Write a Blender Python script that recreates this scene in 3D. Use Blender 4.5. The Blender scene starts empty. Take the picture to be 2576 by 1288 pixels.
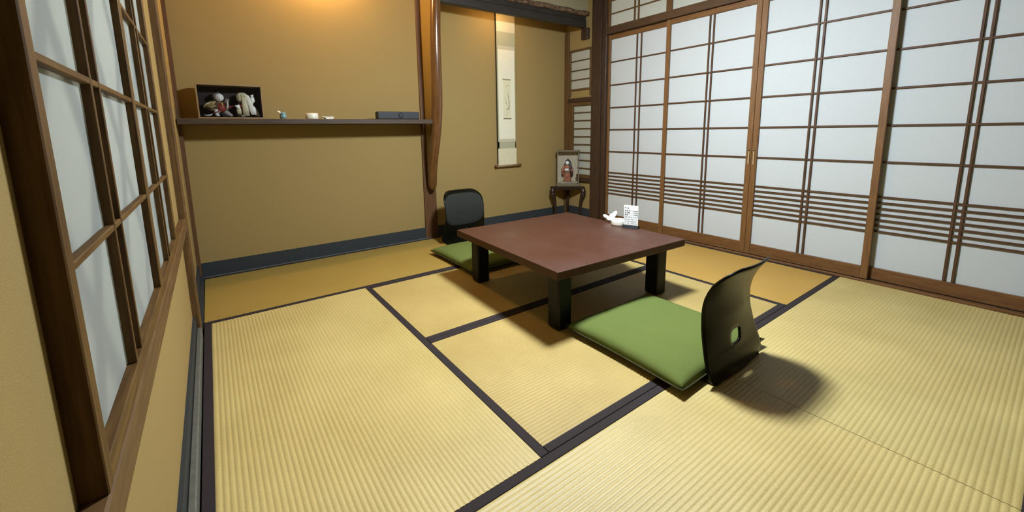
import bpy, bmesh, math, random
from mathutils import Vector, Matrix
random.seed(7)
SC = bpy.context.scene
COL = SC.collection

# ------------------------------------------------------------------ camera
def make_camera():
    yaw, pitch, roll = 0.625660, 0.155608, -0.015295
    cyw, syw, cp, sp = math.cos(yaw), math.sin(yaw), math.cos(pitch), math.sin(pitch)
    f = Vector((syw*cp, cyw*cp, -sp)); r = Vector((cyw, -syw, 0)); u = r.cross(f)
    c, s = math.cos(roll), math.sin(roll)
    r2 = c*r + s*u; u2 = -s*r + c*u
    cam = bpy.data.cameras.new('camera')
    cam.sensor_fit = 'HORIZONTAL'; cam.sensor_width = 36
    cam.lens = 1029.107*36/2576
    cam.shift_x = (1288-1277.178)/2576
    cam.shift_y = (491.269-644)/2576
    cam.clip_start = 0.01; cam.clip_end = 60
    o = bpy.data.objects.new('camera', cam); COL.objects.link(o)
    m = Matrix.Identity(4)
    for i in range(3):
        m[i][0] = r2[i]; m[i][1] = u2[i]; m[i][2] = -f[i]
    m[0][3], m[1][3], m[2][3] = 0.12267, -0.88212, 1.02788
    o.matrix_world = m
    SC.camera = o
make_camera()

# ------------------------------------------------------------------ world, exposure, lamp strengths
W = bpy.data.worlds.new('world'); SC.world = W; W.use_nodes = True
W.node_tree.nodes['Background'].inputs[0].default_value = (0.62, 0.76, 0.95, 1)
W.node_tree.nodes['Background'].inputs[1].default_value = 0.10
SC.view_settings.view_transform = 'Standard'
SC.view_settings.look = 'None'
SC.view_settings.gamma = 1
SC.view_settings.use_curve_mapping = False
SC.view_settings.exposure = 0.0
GLOBE_POS = (1.80, 0.60, 2.06); GLOBE_R = 0.16; GLOBE_L = 385.0; GLOBE_C = (0.91, 1.0, 1.06, 1)
SHELF_LAMP_L = 950.0; ALCOVE_LAMP_L = 120.0; WARM_C = (1.0, 0.60, 0.22, 1)
ADDED_LAMP_L = 560.0

# ------------------------------------------------------------------ materials
MATS = {}
def nodes_of(name):
    m = bpy.data.materials.new(name); m.use_nodes = True
    nt = m.node_tree; return m, nt, nt.nodes['Principled BSDF']
def ramp(nt, fac, c1, c2, p1=0.3, p2=0.7):
    r = nt.nodes.new('ShaderNodeValToRGB')
    r.color_ramp.elements[0].position = p1; r.color_ramp.elements[0].color = (*c1, 1)
    r.color_ramp.elements[1].position = p2; r.color_ramp.elements[1].color = (*c2, 1)
    nt.links.new(fac, r.inputs[0]); return r.outputs[0]
def noise(nt, scale, detail=4, rough=0.55, stretch=None):
    t = nt.nodes.new('ShaderNodeTexCoord'); mp = nt.nodes.new('ShaderNodeMapping')
    nt.links.new(t.outputs['Object'], mp.inputs[0])
    if stretch: mp.inputs['Scale'].default_value = stretch
    n = nt.nodes.new('ShaderNodeTexNoise'); n.inputs['Scale'].default_value = scale
    n.inputs['Detail'].default_value = detail; n.inputs['Roughness'].default_value = rough
    nt.links.new(mp.outputs[0], n.inputs[0]); return n.outputs[0]
def bump(nt, b, h, strength, dist):
    n = nt.nodes.new('ShaderNodeBump'); n.inputs['Strength'].default_value = strength
    n.inputs['Distance'].default_value = dist
    nt.links.new(h, n.inputs['Height']); nt.links.new(n.outputs[0], b.inputs['Normal'])
def mat(name, c1, c2=None, scale=20, rough=0.6, stretch=None, bumpv=None, spec=0.5, metal=0.0, detail=4, p1=.3, p2=.7, coat=0):
    if name in MATS: return MATS[name]
    m, nt, b = nodes_of(name)
    b.inputs['Roughness'].default_value = rough
    b.inputs['Specular IOR Level'].default_value = spec
    b.inputs['Metallic'].default_value = metal
    b.inputs['Coat Weight'].default_value = coat
    if c2 is None:
        c2 = tuple(min(1, v*1.12) for v in c1)
    h = noise(nt, scale, detail, stretch=stretch)
    nt.links.new(ramp(nt, h, c1, c2, p1, p2), b.inputs['Base Color'])
    if bumpv: bump(nt, b, h, bumpv[0], bumpv[1])
    MATS[name] = m; return m
AX = {'x': (1, 14, 14), 'y': (14, 1, 14), 'z': (14, 14, 1)}
def wood(kind, axis):
    pal = {'dark': ((.035,.018,.010), (.062,.033,.019), .42, .45),
           'shoji': ((.125,.058,.018), (.19,.094,.032), .5, .35),
           'muntin': ((.060,.028,.012), (.098,.048,.022), .55, .3),
           'rail': ((.105,.046,.014), (.175,.085,.028), .5, .35),
           'lattice': ((.066,.031,.0075), (.128,.068,.018), .6, .22),
           'window': ((.080,.040,.0135), (.138,.074,.026), .55, .28),
           'post': ((.085,.038,.014), (.13,.062,.025), .5, .35),
           'shelf': ((.042,.026,.015), (.075,.048,.029), .5, .35),
           'lintel': ((.022,.018,.014), (.036,.029,.023), .5, .35),
           'case': ((.20,.12,.05), (.30,.19,.085), .5, .4)}[kind]
    n = 'wood_%s_%s' % (kind, axis)
    if n in MATS: return MATS[n]
    return mat(n, pal[0], pal[1], 7, pal[2], AX[axis], (.12, .002), pal[3], detail=6, p1=.35, p2=.68)
PLASTER = mat('sand_plaster', (.258,.180,.066), (.322,.229,.088), 520, .93, None, (.22, .002), .15, p1=.3, p2=.72)
PLASTER_UP = mat('cream_plaster', (.30,.255,.145), (.345,.295,.175), 240, .93, None, (.25, .003), .15)
BASE_M = mat('slate_paper_base', (.020,.024,.026), (.034,.040,.044), 180, .7, None, (.15,.001), .3)
CEIL_M = mat('ceiling_board', (.12,.078,.04), (.165,.11,.06), 4, .7, (1, 14, 14))
EDGE_M = mat('mat_edging_cloth', (.019,.014,.014), (.035,.026,.027), 330, .85, None, (.3,.001), .2)
def tatami(name, c1, c2, axis):
    if name in MATS: return MATS[name]
    m, nt, b = nodes_of(name)
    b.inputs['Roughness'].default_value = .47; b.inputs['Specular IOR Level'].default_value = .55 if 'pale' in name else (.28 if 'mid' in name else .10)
    st = (1, 6, 1) if axis == 'x' else (6, 1, 1)
    if axis == 'x': st = (6, 1, 1)
    else: st = (1, 6, 1)
    h = noise(nt, 190, 3, .6, st); g = noise(nt, 3.0, 3, .5)
    mx = nt.nodes.new('ShaderNodeMath'); mx.operation = 'MULTIPLY_ADD'; mx.inputs[1].default_value = .35; mx.inputs[2].default_value = 0
    nt.links.new(g, mx.inputs[0])
    ad = nt.nodes.new('ShaderNodeMath'); ad.operation = 'MULTIPLY_ADD'; ad.inputs[1].default_value = .65
    nt.links.new(h, ad.inputs[0]); nt.links.new(mx.outputs[0], ad.inputs[2])
    nt.links.new(ramp(nt, ad.outputs[0], c1, c2, .33, .67), b.inputs['Base Color'])
    bump(nt, b, h, .35, .001)
    MATS[name] = m; return m
def paper(name, col, trans=.5):
    m, nt, b = nodes_of(name)
    b.inputs['Roughness'].default_value = .9; b.inputs['Specular IOR Level'].default_value = .1
    h = noise(nt, 60, 6, .7)
    c = ramp(nt, h, tuple(v*.96 for v in col), col, .3, .7)
    nt.links.new(c, b.inputs['Base Color'])
    t = nt.nodes.new('ShaderNodeBsdfTranslucent'); nt.links.new(c, t.inputs[0])
    mx = nt.nodes.new('ShaderNodeMixShader'); mx.inputs[0].default_value = trans
    nt.links.new(b.outputs[0], mx.inputs[1]); nt.links.new(t.outputs[0], mx.inputs[2])
    nt.links.new(mx.outputs[0], nt.nodes['Material Output'].inputs[0])
    MATS[name] = m; return m
PAPER = paper('shoji_paper', (.62,.665,.68), .22)
PAPER_A = paper('aged_paper', (.50,.505,.42), .22)
PAPER_T = paper('transom_paper', (.56,.585,.52), .22)
PAPER_L = paper('window_paper', (.40,.425,.41), .5)
def emitter(name, col, s):
    m = bpy.data.materials.new(name); m.use_nodes = True; nt = m.node_tree; nt.nodes.clear()
    e = nt.nodes.new('ShaderNodeEmission'); e.inputs[0].default_value = col; e.inputs[1].default_value = s
    o = nt.nodes.new('ShaderNodeOutputMaterial'); nt.links.new(e.outputs[0], o.inputs[0]); return m
def glass(name):
    m, nt, b = nodes_of(name)
    nt.nodes.remove(b)
    t = nt.nodes.new('ShaderNodeBsdfTransparent'); g = nt.nodes.new('ShaderNodeBsdfGlossy'); g.inputs['Roughness'].default_value = .05
    fr = nt.nodes.new('ShaderNodeFresnel'); fr.inputs[0].default_value = 1.45
    mx = nt.nodes.new('ShaderNodeMixShader')
    nt.links.new(fr.outputs[0], mx.inputs[0]); nt.links.new(t.outputs[0], mx.inputs[1]); nt.links.new(g.outputs[0], mx.inputs[2])
    nt.links.new(mx.outputs[0], nt.nodes['Material Output'].inputs[0]); return m
GLASS = glass('thin_glass')

# ------------------------------------------------------------------ geometry helpers
def link_mesh(name, me, m, parent=None, smooth=False):
    if m is not None: me.materials.append(m)
    if smooth:
        for p in me.polygons: p.use_smooth = True
    o = bpy.data.objects.new(name, me); COL.objects.link(o)
    if parent is not None: o.parent = parent
    return o
def from_bm(name, bm, m, parent=None, smooth=False):
    bmesh.ops.recalc_face_normals(bm, faces=bm.faces)
    me = bpy.data.meshes.new(name); bm.to_mesh(me); bm.free()
    return link_mesh(name, me, m, parent, smooth)
def bm_box(bm, x0, x1, y0, y1, z0, z1):
    vs = [bm.verts.new((x, y, z)) for z in (z0, z1) for x, y in ((x0,y0),(x1,y0),(x1,y1),(x0,y1))]
    fs = [(3,2,1,0),(4,5,6,7),(0,1,5,4),(1,2,6,5),(2,3,7,6),(3,0,4,7)]
    return [bm.faces.new([vs[i] for i in f]) for f in fs]
def box(name, x0, x1, y0, y1, z0, z1, m, parent=None, bevel=0, seg=1):
    bm = bmesh.new(); bm_box(bm, x0, x1, y0, y1, z0, z1)
    if bevel:
        bmesh.ops.bevel(bm, geom=list(bm.edges), offset=bevel, segments=seg, profile=.5, affect='EDGES')
    return from_bm(name, bm, m, parent)
def prism(name, poly, axis, a0, a1, m, parent=None, bevel=0, smooth=False):
    """extrude a 2D polygon; axis x: poly=(y,z), y: (x,z), z: (x,y)"""
    bm = bmesh.new()
    def P(p, a): return {'x': (a, p[0], p[1]), 'y': (p[0], a, p[1]), 'z': (p[0], p[1], a)}[axis]
    v0 = [bm.verts.new(P(p, a0)) for p in poly]; v1 = [bm.verts.new(P(p, a1)) for p in poly]
    n = len(poly)
    bm.faces.new(v0); bm.faces.new(v1)
    for i in range(n): bm.faces.new((v0[i], v0[(i+1) % n], v1[(i+1) % n], v1[i]))
    if bevel: bmesh.ops.bevel(bm, geom=list(bm.edges), offset=bevel, segments=1, affect='EDGES')
    return from_bm(name, bm, m, parent, smooth)
def tube(name, pts, radii, m, parent=None, seg=12, flat=1.0, wob=0):
    bm = bmesh.new(); rings = []; n = len(pts); pts = [Vector(p) for p in pts]
    if not hasattr(radii, '__len__'): radii = [radii]*n
    for i, p in enumerate(pts):
        d = (pts[min(i+1, n-1)] - pts[max(i-1, 0)]).normalized()
        a = Vector((0, 1, 0)) if abs(d.y) < .9 else Vector((1, 0, 0))
        t = (a - d*a.dot(d)).normalized(); s = t.cross(d).normalized()      # t stays close to the y axis
        rings.append([bm.verts.new(p + (s*math.cos(2*math.pi*k/seg) + t*flat*math.sin(2*math.pi*k/seg))*radii[i]*(1+random.uniform(-wob, wob))) for k in range(seg)])
    for i in range(n-1):
        for k in range(seg): bm.faces.new((rings[i][k], rings[i][(k+1) % seg], rings[i+1][(k+1) % seg], rings[i+1][k]))
    bm.faces.new(rings[0]); bm.faces.new(rings[-1])
    return from_bm(name, bm, m, parent, True)
def lathe(name, prof, m, parent=None, seg=28, c=(0,0,0), scale=(1,1), smooth=True):
    bm = bmesh.new(); rings = []
    for r, z in prof:
        r = max(r, 1e-4)
        rings.append([bm.verts.new((c[0]+scale[0]*r*math.cos(2*math.pi*k/seg), c[1]+scale[1]*r*math.sin(2*math.pi*k/seg), c[2]+z)) for k in range(seg)])
    for i in range(len(rings)-1):
        for k in range(seg): bm.faces.new((rings[i][k], rings[i][(k+1) % seg], rings[i+1][(k+1) % seg], rings[i+1][k]))
    bm.faces.new(rings[0]); bm.faces.new(rings[-1])
    return from_bm(name, bm, m, parent, smooth)
def ellipsoid(name, c, r, m, parent=None, seg=16, rot=None):
    bm = bmesh.new(); bmesh.ops.create_uvsphere(bm, u_segments=seg, v_segments=max(8, seg//2), radius=1)
    M = Matrix.Translation(c) @ (rot.to_matrix().to_4x4() if rot else Matrix.Identity(4)) @ Matrix.Diagonal((*r, 1))
    bmesh.ops.transform(bm, matrix=M, verts=bm.verts)
    return from_bm(name, bm, m, parent, True)
def tag(o, label, cat, kind=None, group=None):
    o['label'] = label; o['category'] = cat
    if kind: o['kind'] = kind
    if group: o['group'] = group
    return o
def thing(name, label, cat, loc=(0,0,0), rz=0, kind=None, group=None):
    o = bpy.data.objects.new(name, None); COL.objects.link(o); o.empty_display_size = .1
    o.location = loc; o.rotation_euler = (0, 0, rz)
    return tag(o, label, cat, kind, group)
ST = 'structure'
def struct(o, label, cat): return tag(o, label, cat, ST)

# ------------------------------------------------------------------ room shell
YB = 2.76          # back wall face
XW = -0.035        # left wall plaster face
XA = 3.63          # alcove side wall face
ZC = 2.50
YF = -2.4          # far wall of the space behind the camera
YE = -0.945        # room edge (threshold)
XM = 3.558         # right edge of the mats
struct(box('floor', -1.5, 4.6, YF-.1, 2.95, -.12, -.052, wood('post', 'x')), 'wooden sub floor under the tatami mats', 'floor')
struct(box('wall_back', -.3, 3.9, YB, YB+.1, -.05, ZC, PLASTER), 'ochre sand plaster wall behind the shelf and scroll', 'wall')
struct(box('ceiling', -.3, 3.9, YF-.1, YB+.1, ZC, ZC+.05, CEIL_M), 'pale wooden board ceiling', 'ceiling')
struct(box('wall_front', -.3, 3.9, YF-.1, YF, -.05, ZC, mat('dark_panel', (.05,.035,.022), (.075,.05,.03), 6, .7)), 'dark panelled wall facing the shelf wall', 'wall')

# left wall with the window opening
WY0, WY1, WZ0, WZ1 = -.282, 1.06, .625, 1.90
wl = thing('wall_left', 'ochre plaster wall with a paper lattice window', 'wall', kind=ST)
box('plaster_below', XW-.08, XW, YF, YB, -.05, .60, PLASTER, wl)
box('plaster_above', XW-.08, XW, YF, YB, WZ1, ZC, PLASTER, wl)
box('plaster_side', XW-.08, XW, YF, WY0, .60, WZ1, PLASTER, wl)
box('plaster_side', XW-.08, XW, WY1, YB, .60, WZ1, PLASTER, wl)
bl = thing('baseboard_left', 'dark slate base strip along the window wall', 'baseboard', kind=ST)
box('base_band', XW-.005, -.024, YE, 2.70, -.05, .112, BASE_M, bl)
box('base_step', -.024, -.003, YE, 1.655, -.05, .055, mat('grey_step', (.085,.088,.075), (.12,.123,.105), 60, .5), bl, .004)
box('base_step', -.024, -.003, 1.775, YB-.012, -.05, .03, BASE_M, bl)
# posts of the left wall
struct(box('trim_1', XW-.02, -.006, 1.66, 1.77, -.05, ZC, wood('window', 'z'), bevel=.003), 'brown square post on the window wall beside the lattice window', 'post')
struct(box('trim_2', XW-.02, -.013, 2.695, YB, -.05, ZC, wood('post', 'z')), 'narrow brown corner post at the end of the wall shelf', 'post')
struct(box('trim_3', XW-.06, -.008, YE, 1.66, .566, .625, wood('window', 'y'), bevel=.003), 'long brown window sill board under the lattice window', 'window sill')

# lattice window in the left wall
XFW, XPW = -.009, -.0235
w1 = thing('window_1', 'sliding lattice window with frosted paper panes above the brown sill', 'window', kind=ST)
LW = wood('lattice', 'z'); LWY = wood('lattice', 'y')
def bar_y(n, y0, y1, z0, z1, x0=XPW, x1=XFW, m=None, p=w1): return box(n, x0, x1, y0, y1, z0, z1, m or LWY, p, .0012)
for (y0, y1, dx) in ((-.282, -.257, .0), (.424, .462, -.001), (1.015, 1.055, -.001)):
    box('stile', -.062, XFW+dx, y0, y1, WZ0, WZ1, LW, w1, .0015)
panels = ((-.257, .424, (.002, .062)), (.462, 1.015, (.70, .758)))
rz = [.668, .886, 1.112, 1.338, 1.56, 1.80]
for (a, b, ms) in panels:
    bar_y('rail', a, b, WZ0, .655, -.062, XFW-.001)
    bar_y('rail', a, b, WZ1-.03, WZ1, -.062, XFW-.001)
    for mz in rz[1:]: bar_y('muntin', a, b, mz-.005, mz+.005, XPW, XFW-.003)
    cols = [a]
    for my in ms:
        box('muntin', XPW, XFW-.002, my-.0042, my+.0042, .655, WZ1-.03, LW, w1, .001); cols.append(my)
    cols.append(b)
    zs = [.64] + rz[1:] + [WZ1-.02]
    for i in range(len(cols)-1):
        for j in range(len(zs)-1):
            box('paper_pane', XPW-.003, XPW-.001, cols[i]-(.01 if i == 0 else 0), cols[i+1]+(.01 if i == len(cols)-2 else 0), zs[j], zs[j+1], PAPER_L, w1)
# diagonal bamboo lattice outside that window
bl2 = thing('bamboo_lattice', 'diagonal bamboo lattice outside the frosted window, seen as soft shadows', 'lattice', (-.142, .39, .60))
bam = mat('bamboo', (.16,.12,.05), (.22,.17,.08), 30, .6)
for sgn in (1, -1):
    for k in range(-7, 8):
        pts = []
        for s in (0, 1):
            z = 1.32*s; y = k*.24 + sgn*(z-.66)*.62
            pts.append((0 if sgn > 0 else -.022, y, z))
        tube('bamboo_pole', pts, .022, bam, bl2, 8)
cw = struct(box('wall_corridor', -1.6, -1.5, YF-.1, YB+.1, -.05, ZC, mat('corridor_wall', (.6,.58,.52), (.66,.64,.58), 30, .9)), 'pale corridor wall beyond the lattice window', 'wall')
struct(box('ceiling_corridor', -1.6, XW-.08, YF-.1, YB+.1, ZC, ZC+.05, CEIL_M), 'corridor ceiling beyond the lattice window', 'ceiling')
cl = thing('added_outer_lamp', 'round lamp added outside the lattice window to throw the bamboo shadows', 'lamp', (-1.25, .15, 1.75))  # added unseen lamp, throws the bamboo shadows onto the window paper
ellipsoid('globe', (0,0,0), (.11,.11,.11), emitter('added_lamp_glow', (1,.93,.80,1), ADDED_LAMP_L), cl)
tube('cord', [(0,0,.12),(0,0,.75)], .006, BASE_M, cl, 8)

# back wall trims
bb = thing('baseboard_back', 'dark slate base band along the shelf wall', 'baseboard', kind=ST)
box('base_band', -.013, 1.752, YB-.012, YB, -.05, .108, BASE_M, bb)
box('base_band', 1.88, XA, YB-.012, YB, -.05, .108, BASE_M, bb)
box('base_lip', -.003, XA, YB-.022, YB-.012, -.05, .006, mat('lip', (.10,.10,.09)), bb)
br_ = struct(box('baseboard_right', XA-.012, XA, 2.31, YB-.012, -.05, .118, BASE_M), 'dark slate base band on the alcove side wall', 'baseboard')
struct(box('trim_4', 1.752, 1.88, YB-.016, YB, -.05, ZC, wood('post', 'z'), bevel=.002), 'flat brown board post between the shelf and the scroll', 'post')
# curved log and sleeve wall
path = [(2.50,2.478),(2.3,2.482),(2.1,2.488),(1.8,2.503),(1.5,2.525),(1.2,2.555),(1.05,2.578),(.92,2.607),(.80,2.641),(.70,2.668),(.62,2.685),(.55,2.694),(.51,2.697),(.487,2.698),(.478,2.699)]
rad = [.043,.043,.044,.046,.048,.050,.050,.049,.047,.045,.044,.042,.036,.026,.012]
def smooth_path(p, r, n):
    out = []; rr = []
    for i in range(len(p)-1):
        for k in range(n):
            t = k/n
            def cm(a, b, c, d): return .5*((2*b)+(-a+c)*t+(2*a-5*b+4*c-d)*t*t+(-a+3*b-3*c+d)*t**3)
            q = [p[max(i-1,0)], p[i], p[i+1], p[min(i+2,len(p)-1)]]
            s = [r[max(i-1,0)], r[i], r[i+1], r[min(i+2,len(p)-1)]]
            out.append(tuple(cm(*(e[j] for e in q)) for j in range(2))); rr.append(cm(*s))
    out.append(p[-1]); rr.append(r[-1]); return out, rr
sp_, sr_ = smooth_path(path, rad, 4)
LOG_M = mat('polished_log', (.085,.034,.009), (.140,.062,.018), 5, .22, (10,10,1), (.04,.004), .6, detail=5, coat=.25)
log = tube('trim_5', [(1.822 + .006*math.sin(z*6), y, z) for z, y in sp_], sr_, LOG_M, None, 24, 1.0, 0)
struct(log, 'polished curved log post bending back to the wall beside the shelf', 'log post')
fin_poly = [(YB-.014, ZC)] + [(y+.02, z) for z, y in sp_ if z > .58 and z < 2.49] + [(YB-.014, .585)]
fin_poly = [(YB-.014, ZC), (2.50, ZC)] + [(y+.02, z) for z, y in sp_ if .60 < z < 2.45] + [(YB-.014, .585)]
struct(prism('wall_sleeve', fin_poly, 'x', 1.798, 1.842, PLASTER), 'thin ochre sleeve wall behind the curved log', 'wall')

# lintel over the scroll alcove
ln = thing('trim_6', 'dark layered lintel beam over the scroll alcove with a bark covered edge', 'beam', kind=ST)
LX = wood('lintel', 'x')
def lintel_y(x): return 2.455 - .05*(x-1.86)/1.77
def skewbox(name, x0, x1, d0, d1, z0, z1, m, parent, bev=.002):
    poly = [(x0, lintel_y(x0)+d0), (x1, lintel_y(x1)+d0), (x1, lintel_y(x1)+d1), (x0, lintel_y(x0)+d1)]
    return prism(name, poly, 'z', z0, z1, m, parent, bev)
skewbox('lower_beam', 1.85, 3.60, 0, .055, 2.130, 2.205, LX, ln, .008)
skewbox('upper_beam', 1.85, 3.61, .022, .07, 2.205, 2.262, LX, ln)
bark = mat('bark', (.055,.028,.015), (.22,.14,.08), 34, .8, (.7,2,2), (.7,.008), .2, detail=6, p1=.38, p2=.62)
bpts = [(1.84+ (3.655-1.84)*k/24, lintel_y(1.84+(3.655-1.84)*k/24)+.012, 2.278+.004*math.sin(k*1.7)) for k in range(25)]
tube('bark_edge', bpts, [.025+.002*math.sin(k*2.3) for k in range(25)], bark, ln, 14, 1.0, .035)
box('bracket', 3.585, XA, 2.385, 2.475, 2.015, 2.131, wood('dark', 'z'), ln, .002)
wu = struct(prism('wall_over_lintel', [(1.86, 2.475), (XA+.05, 2.425), (XA+.05, 2.475), (1.86, 2.52)], 'z', 2.285, ZC, PLASTER_UP), 'cream plaster strip above the lintel beam', 'wall')

# alcove side wall, right of the scroll
wr = thing('wall_right', 'narrow ochre alcove side wall with two small paper windows', 'wall', kind=ST)
box('plaster_top', XA, XA+.08, 2.25, YB, 1.93, ZC, PLASTER, wr)
box('plaster_middle', XA, XA+.08, 2.25, YB, 1.39, 1.485, PLASTER, wr)
box('plaster_edge', XA, XA+.08, 2.25, 2.352, 1.485, 1.93, PLASTER, wr)
box('plaster_edge', XA, XA+.08, 2.69, YB, 1.485, 1.93, PLASTER, wr)
box('plaster_bottom', XA, XA+.08, 2.25, YB, -.05, .43, PLASTER, wr)
box('plaster_edge', XA, XA+.08, 2.70, YB, .43, 1.39, PLASTER, wr)
struct(box('trim_7', 3.607, XA+.02, 2.695, YB-.0, -.05, 2.14, wood('window', 'z'), bevel=.002), 'slim brown corner post at the end of the scroll alcove', 'post')
w2 = thing('window_2', 'small upper lattice window with four paper rows in the alcove side wall', 'window', kind=ST)
SW = wood('window', 'z'); SWY = wood('window', 'y')
X0, X1 = XA-.018, XA+.006
box('stile', X0, X1, 2.342, 2.368, 1.415, 1.925, SW, w2, .002); box('stile', X0, X1, 2.668, 2.692, 1.415, 1.925, SW, w2, .002)
box('rail', X0+.002, X1, 2.335, 2.70, 1.908, 1.93, SWY, w2, .002); box('rail', X0+.004, X1, 2.368, 2.668, 1.478, 1.497, SWY, w2, .002)
rows = [1.497, 1.597, 1.700, 1.806, 1.908]
for z in rows[1:-1]: box('muntin', X0+.006, X1, 2.368, 2.668, z-.005, z+.005, SWY, w2)
for a, b in zip(rows[:-1], rows[1:]): box('paper_pane', X1-.003, X1-.001, 2.355, 2.68, a, b, PAPER_A, w2)
struct(box('trim_8', XA-.03, XA+.03, 2.30, 2.70, 1.345, 1.392, wood('dark', 'y'), bevel=.002), 'dark rail between the two small alcove windows', 'rail')
ellipsoid('nail_head', (XA, 2.335, 2.035), (.004, .009, .009), mat('nail_grey', (.06,.055,.045)), wr, 12)
w3 = thing('window_3', 'lower lattice window with nine paper rows behind the doll case', 'window', kind=ST)
box('stile', X0-.004, X1, 2.618, 2.70, .43, 1.345, SW, w3, .002)
box('stile', X0-.004, X1, 2.30, 2.315, .43, 1.345, SW, w3, .002)
box('rail', X0-.002, X1, 2.315, 2.618, 1.305, 1.345, SWY, w3, .002)
box('rail', X0-.002, X1, 2.315, 2.618, .475, .515, SWY, w3, .002)
box('rail', X0-.008, X1, 2.30, 2.70, .432, .475, wood('dark', 'y'), w3, .002)
rows = [.515] + [.589 + k*(1.227-.589)/7 for k in range(8)] + [1.305]
for z in rows[1:-1]: box('muntin', X0+.006, X1, 2.315, 2.618, z-.005, z+.005, SWY, w3)
for a, b in zip(rows[:-1], rows[1:]): box('paper_pane', X1-.003, X1-.001, 2.31, 2.63, a, b, PAPER_A, w3)
# pillar and jamb
struct(box('trim_9', 3.578, XA+.09, 2.178, 2.308, -.05, ZC, wood('dark', 'z'), bevel=.004, seg=2), 'thick dark square pillar between the alcove and the sliding doors', 'pillar')
struct(box('trim_10', 3.598, XA+.09, 2.125, 2.178, -.05, ZC, wood('dark', 'z'), bevel=.002), 'dark door jamb beside the thick pillar', 'jamb')

# sliding paper doors on the right
XD, XE = 3.600, 3.632          # front and rear track planes
DT = .028
RZ = wood('shoji', 'z'); RY = wood('rail', 'y'); MZ = wood('muntin', 'z'); MY = wood('muntin', 'y')
ZT, ZB = 2.00, .008
ROWS_D = [1.728, 1.492, 1.258, 1.027, .793]
BAND = [.565 - k*(.565-.335)/6 for k in range(7)]
def shoji_door(name, label, y0, y1, xf, stile_w, pair, bot, pull=None, top_rail=.045):
    t = thing(name, label, 'sliding door', (xf, (y0+y1)/2, ZB), 0, ST)
    oy, oz = (y0+y1)/2, ZB
    def lb(n, x0, x1, a, b, c, d, m, bev=0): return box(n, x0, x1, a-oy, b-oy, c-oz, d-oz, m, t, bev)
    lb('stile', 0, DT, y0, y0+stile_w, ZB, ZT, RZ, .0025)
    lb('stile', 0, DT, y1-stile_w, y1, ZB, ZT, RZ, .0025)
    a, b = y0+stile_w, y1-stile_w
    lb('rail', .002, DT, a, b, ZB, bot, RY, .0025)
    lb('rail', .002, DT, a, b, ZT-top_rail, ZT, RY, .0025)
    for z in ROWS_D: lb('muntin', .007, .018, a, b, z-.006, z+.006, MY, .001)
    for z in BAND: lb('muntin', .007, .018, a, b, z-.006, z+.006, MY, .001)
    for p in pair: lb('muntin', .005, .018, p-.006, p+.006, bot, ZT-top_rail, MZ, .001)
    cols = [a-.004] + sorted(pair) + [b+.004]
    zs = [bot-.004] + sorted(ROWS_D + BAND) + [ZT-top_rail+.004]
    for i in range(3):
        for j in range(len(zs)-1):
            lb('paper_pane', .0185, .0198, cols[i], cols[i+1], zs[j], zs[j+1], PAPER)
    if pull is not None:
        pm = mat('pull_inlay', (.36,.24,.10), (.42,.29,.13), 30, .5); pd = mat('pull_recess', (.03,.015,.006), rough=.8)
        h = lb('finger_pull', -.0012, .004, pull-.0085, pull+.0085, .735, .85, pd)
        box('pull_inlay', -.0018, .004, pull-oy-.0045, pull-oy+.0055, .737-oz, .842-oz, pm, h)
    return t
shoji_door('door_1', 'paper sliding door next to the thick dark pillar', 1.385, 2.125, XE, .028, (1.772, 1.722), .10)
shoji_door('door_2', 'paper sliding door with a finger pull, between the pillar door and its twin', .622, 1.425, XD, .040, (1.024, .990), .098, .640)
shoji_door('door_3', 'paper sliding door with a finger pull, between its twin and the recessed end door', -.165, .620, XD, .040, (.252, .218), .092, .602)
shoji_door('door_4', 'recessed paper sliding door at the end next to the threshold', -.935, -.115, XE, .045, (-.507, -.544), .088)
# sill, head beam, transom
tr = thing('trim_11', 'wooden floor track under the sliding doors', 'door track', kind=ST)
box('track_board', XM+.003, 3.70, YE, 2.125, -.05, .002, RY, tr)
box('track_ridge', XM+.010, XD-.008, YE, 2.125, .002, .008, wood('shoji', 'y'), tr, .001)
box('track_fill', XM+.003, XA, 2.31, YB-.02, -.05, .0, RY, tr)
hb = thing('trim_12', 'dark head beam above the sliding doors', 'beam', kind=ST)
box('head_beam', 3.582, 3.70, YE-.2, 2.125, 2.003, 2.066, wood('dark', 'y'), hb, .003)
def transom(name, label, y0, y1, pair):
    t = thing(name, label, 'transom window', (3.615, (y0+y1)/2, 2.066), 0, ST); oy, oz = (y0+y1)/2, 2.066
    def lb(n, x0, x1, a, b, c, d, m, bev=0): return box(n, x0, x1, a-oy, b-oy, c-oz, d-oz, m, t, bev)
    SH = wood('window', 'z'); SHY = wood('window', 'y')
    lb('stile', 0, .026, y0, y0+.028, 2.066, ZC, SH, .002); lb('stile', 0, .026, y1-.028, y1, 2.066, ZC, SH, .002)
    lb('rail', .003, .026, y0+.028, y1-.028, 2.066, 2.084, SHY, .001)
    zz = [2.205, 2.335]
    for z in zz: lb('muntin', .008, .02, y0+.028, y1-.028, z-.006, z+.006, SHY)
    for p in pair: lb('muntin', .006, .02, p-.006, p+.006, 2.084, ZC, SH)
    cols = [y0+.02] + sorted(pair) + [y1-.02]; rr = [2.07] + zz + [ZC]
    for i in range(3):
        for j in range(3): lb('paper_pane', .0205, .0217, cols[i], cols[i+1], rr[j], rr[j+1], PAPER_T)
transom('window_4', 'transom paper panel above the door beside the pillar', 1.42, 2.125, (1.80, 1.755))
transom('window_5', 'transom paper panel over the middle of the head beam', .64, 1.42, (1.05, 1.01))
transom('window_6', 'transom paper panel over the second finger pull door', -.15, .64, (.26, .22))
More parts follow.
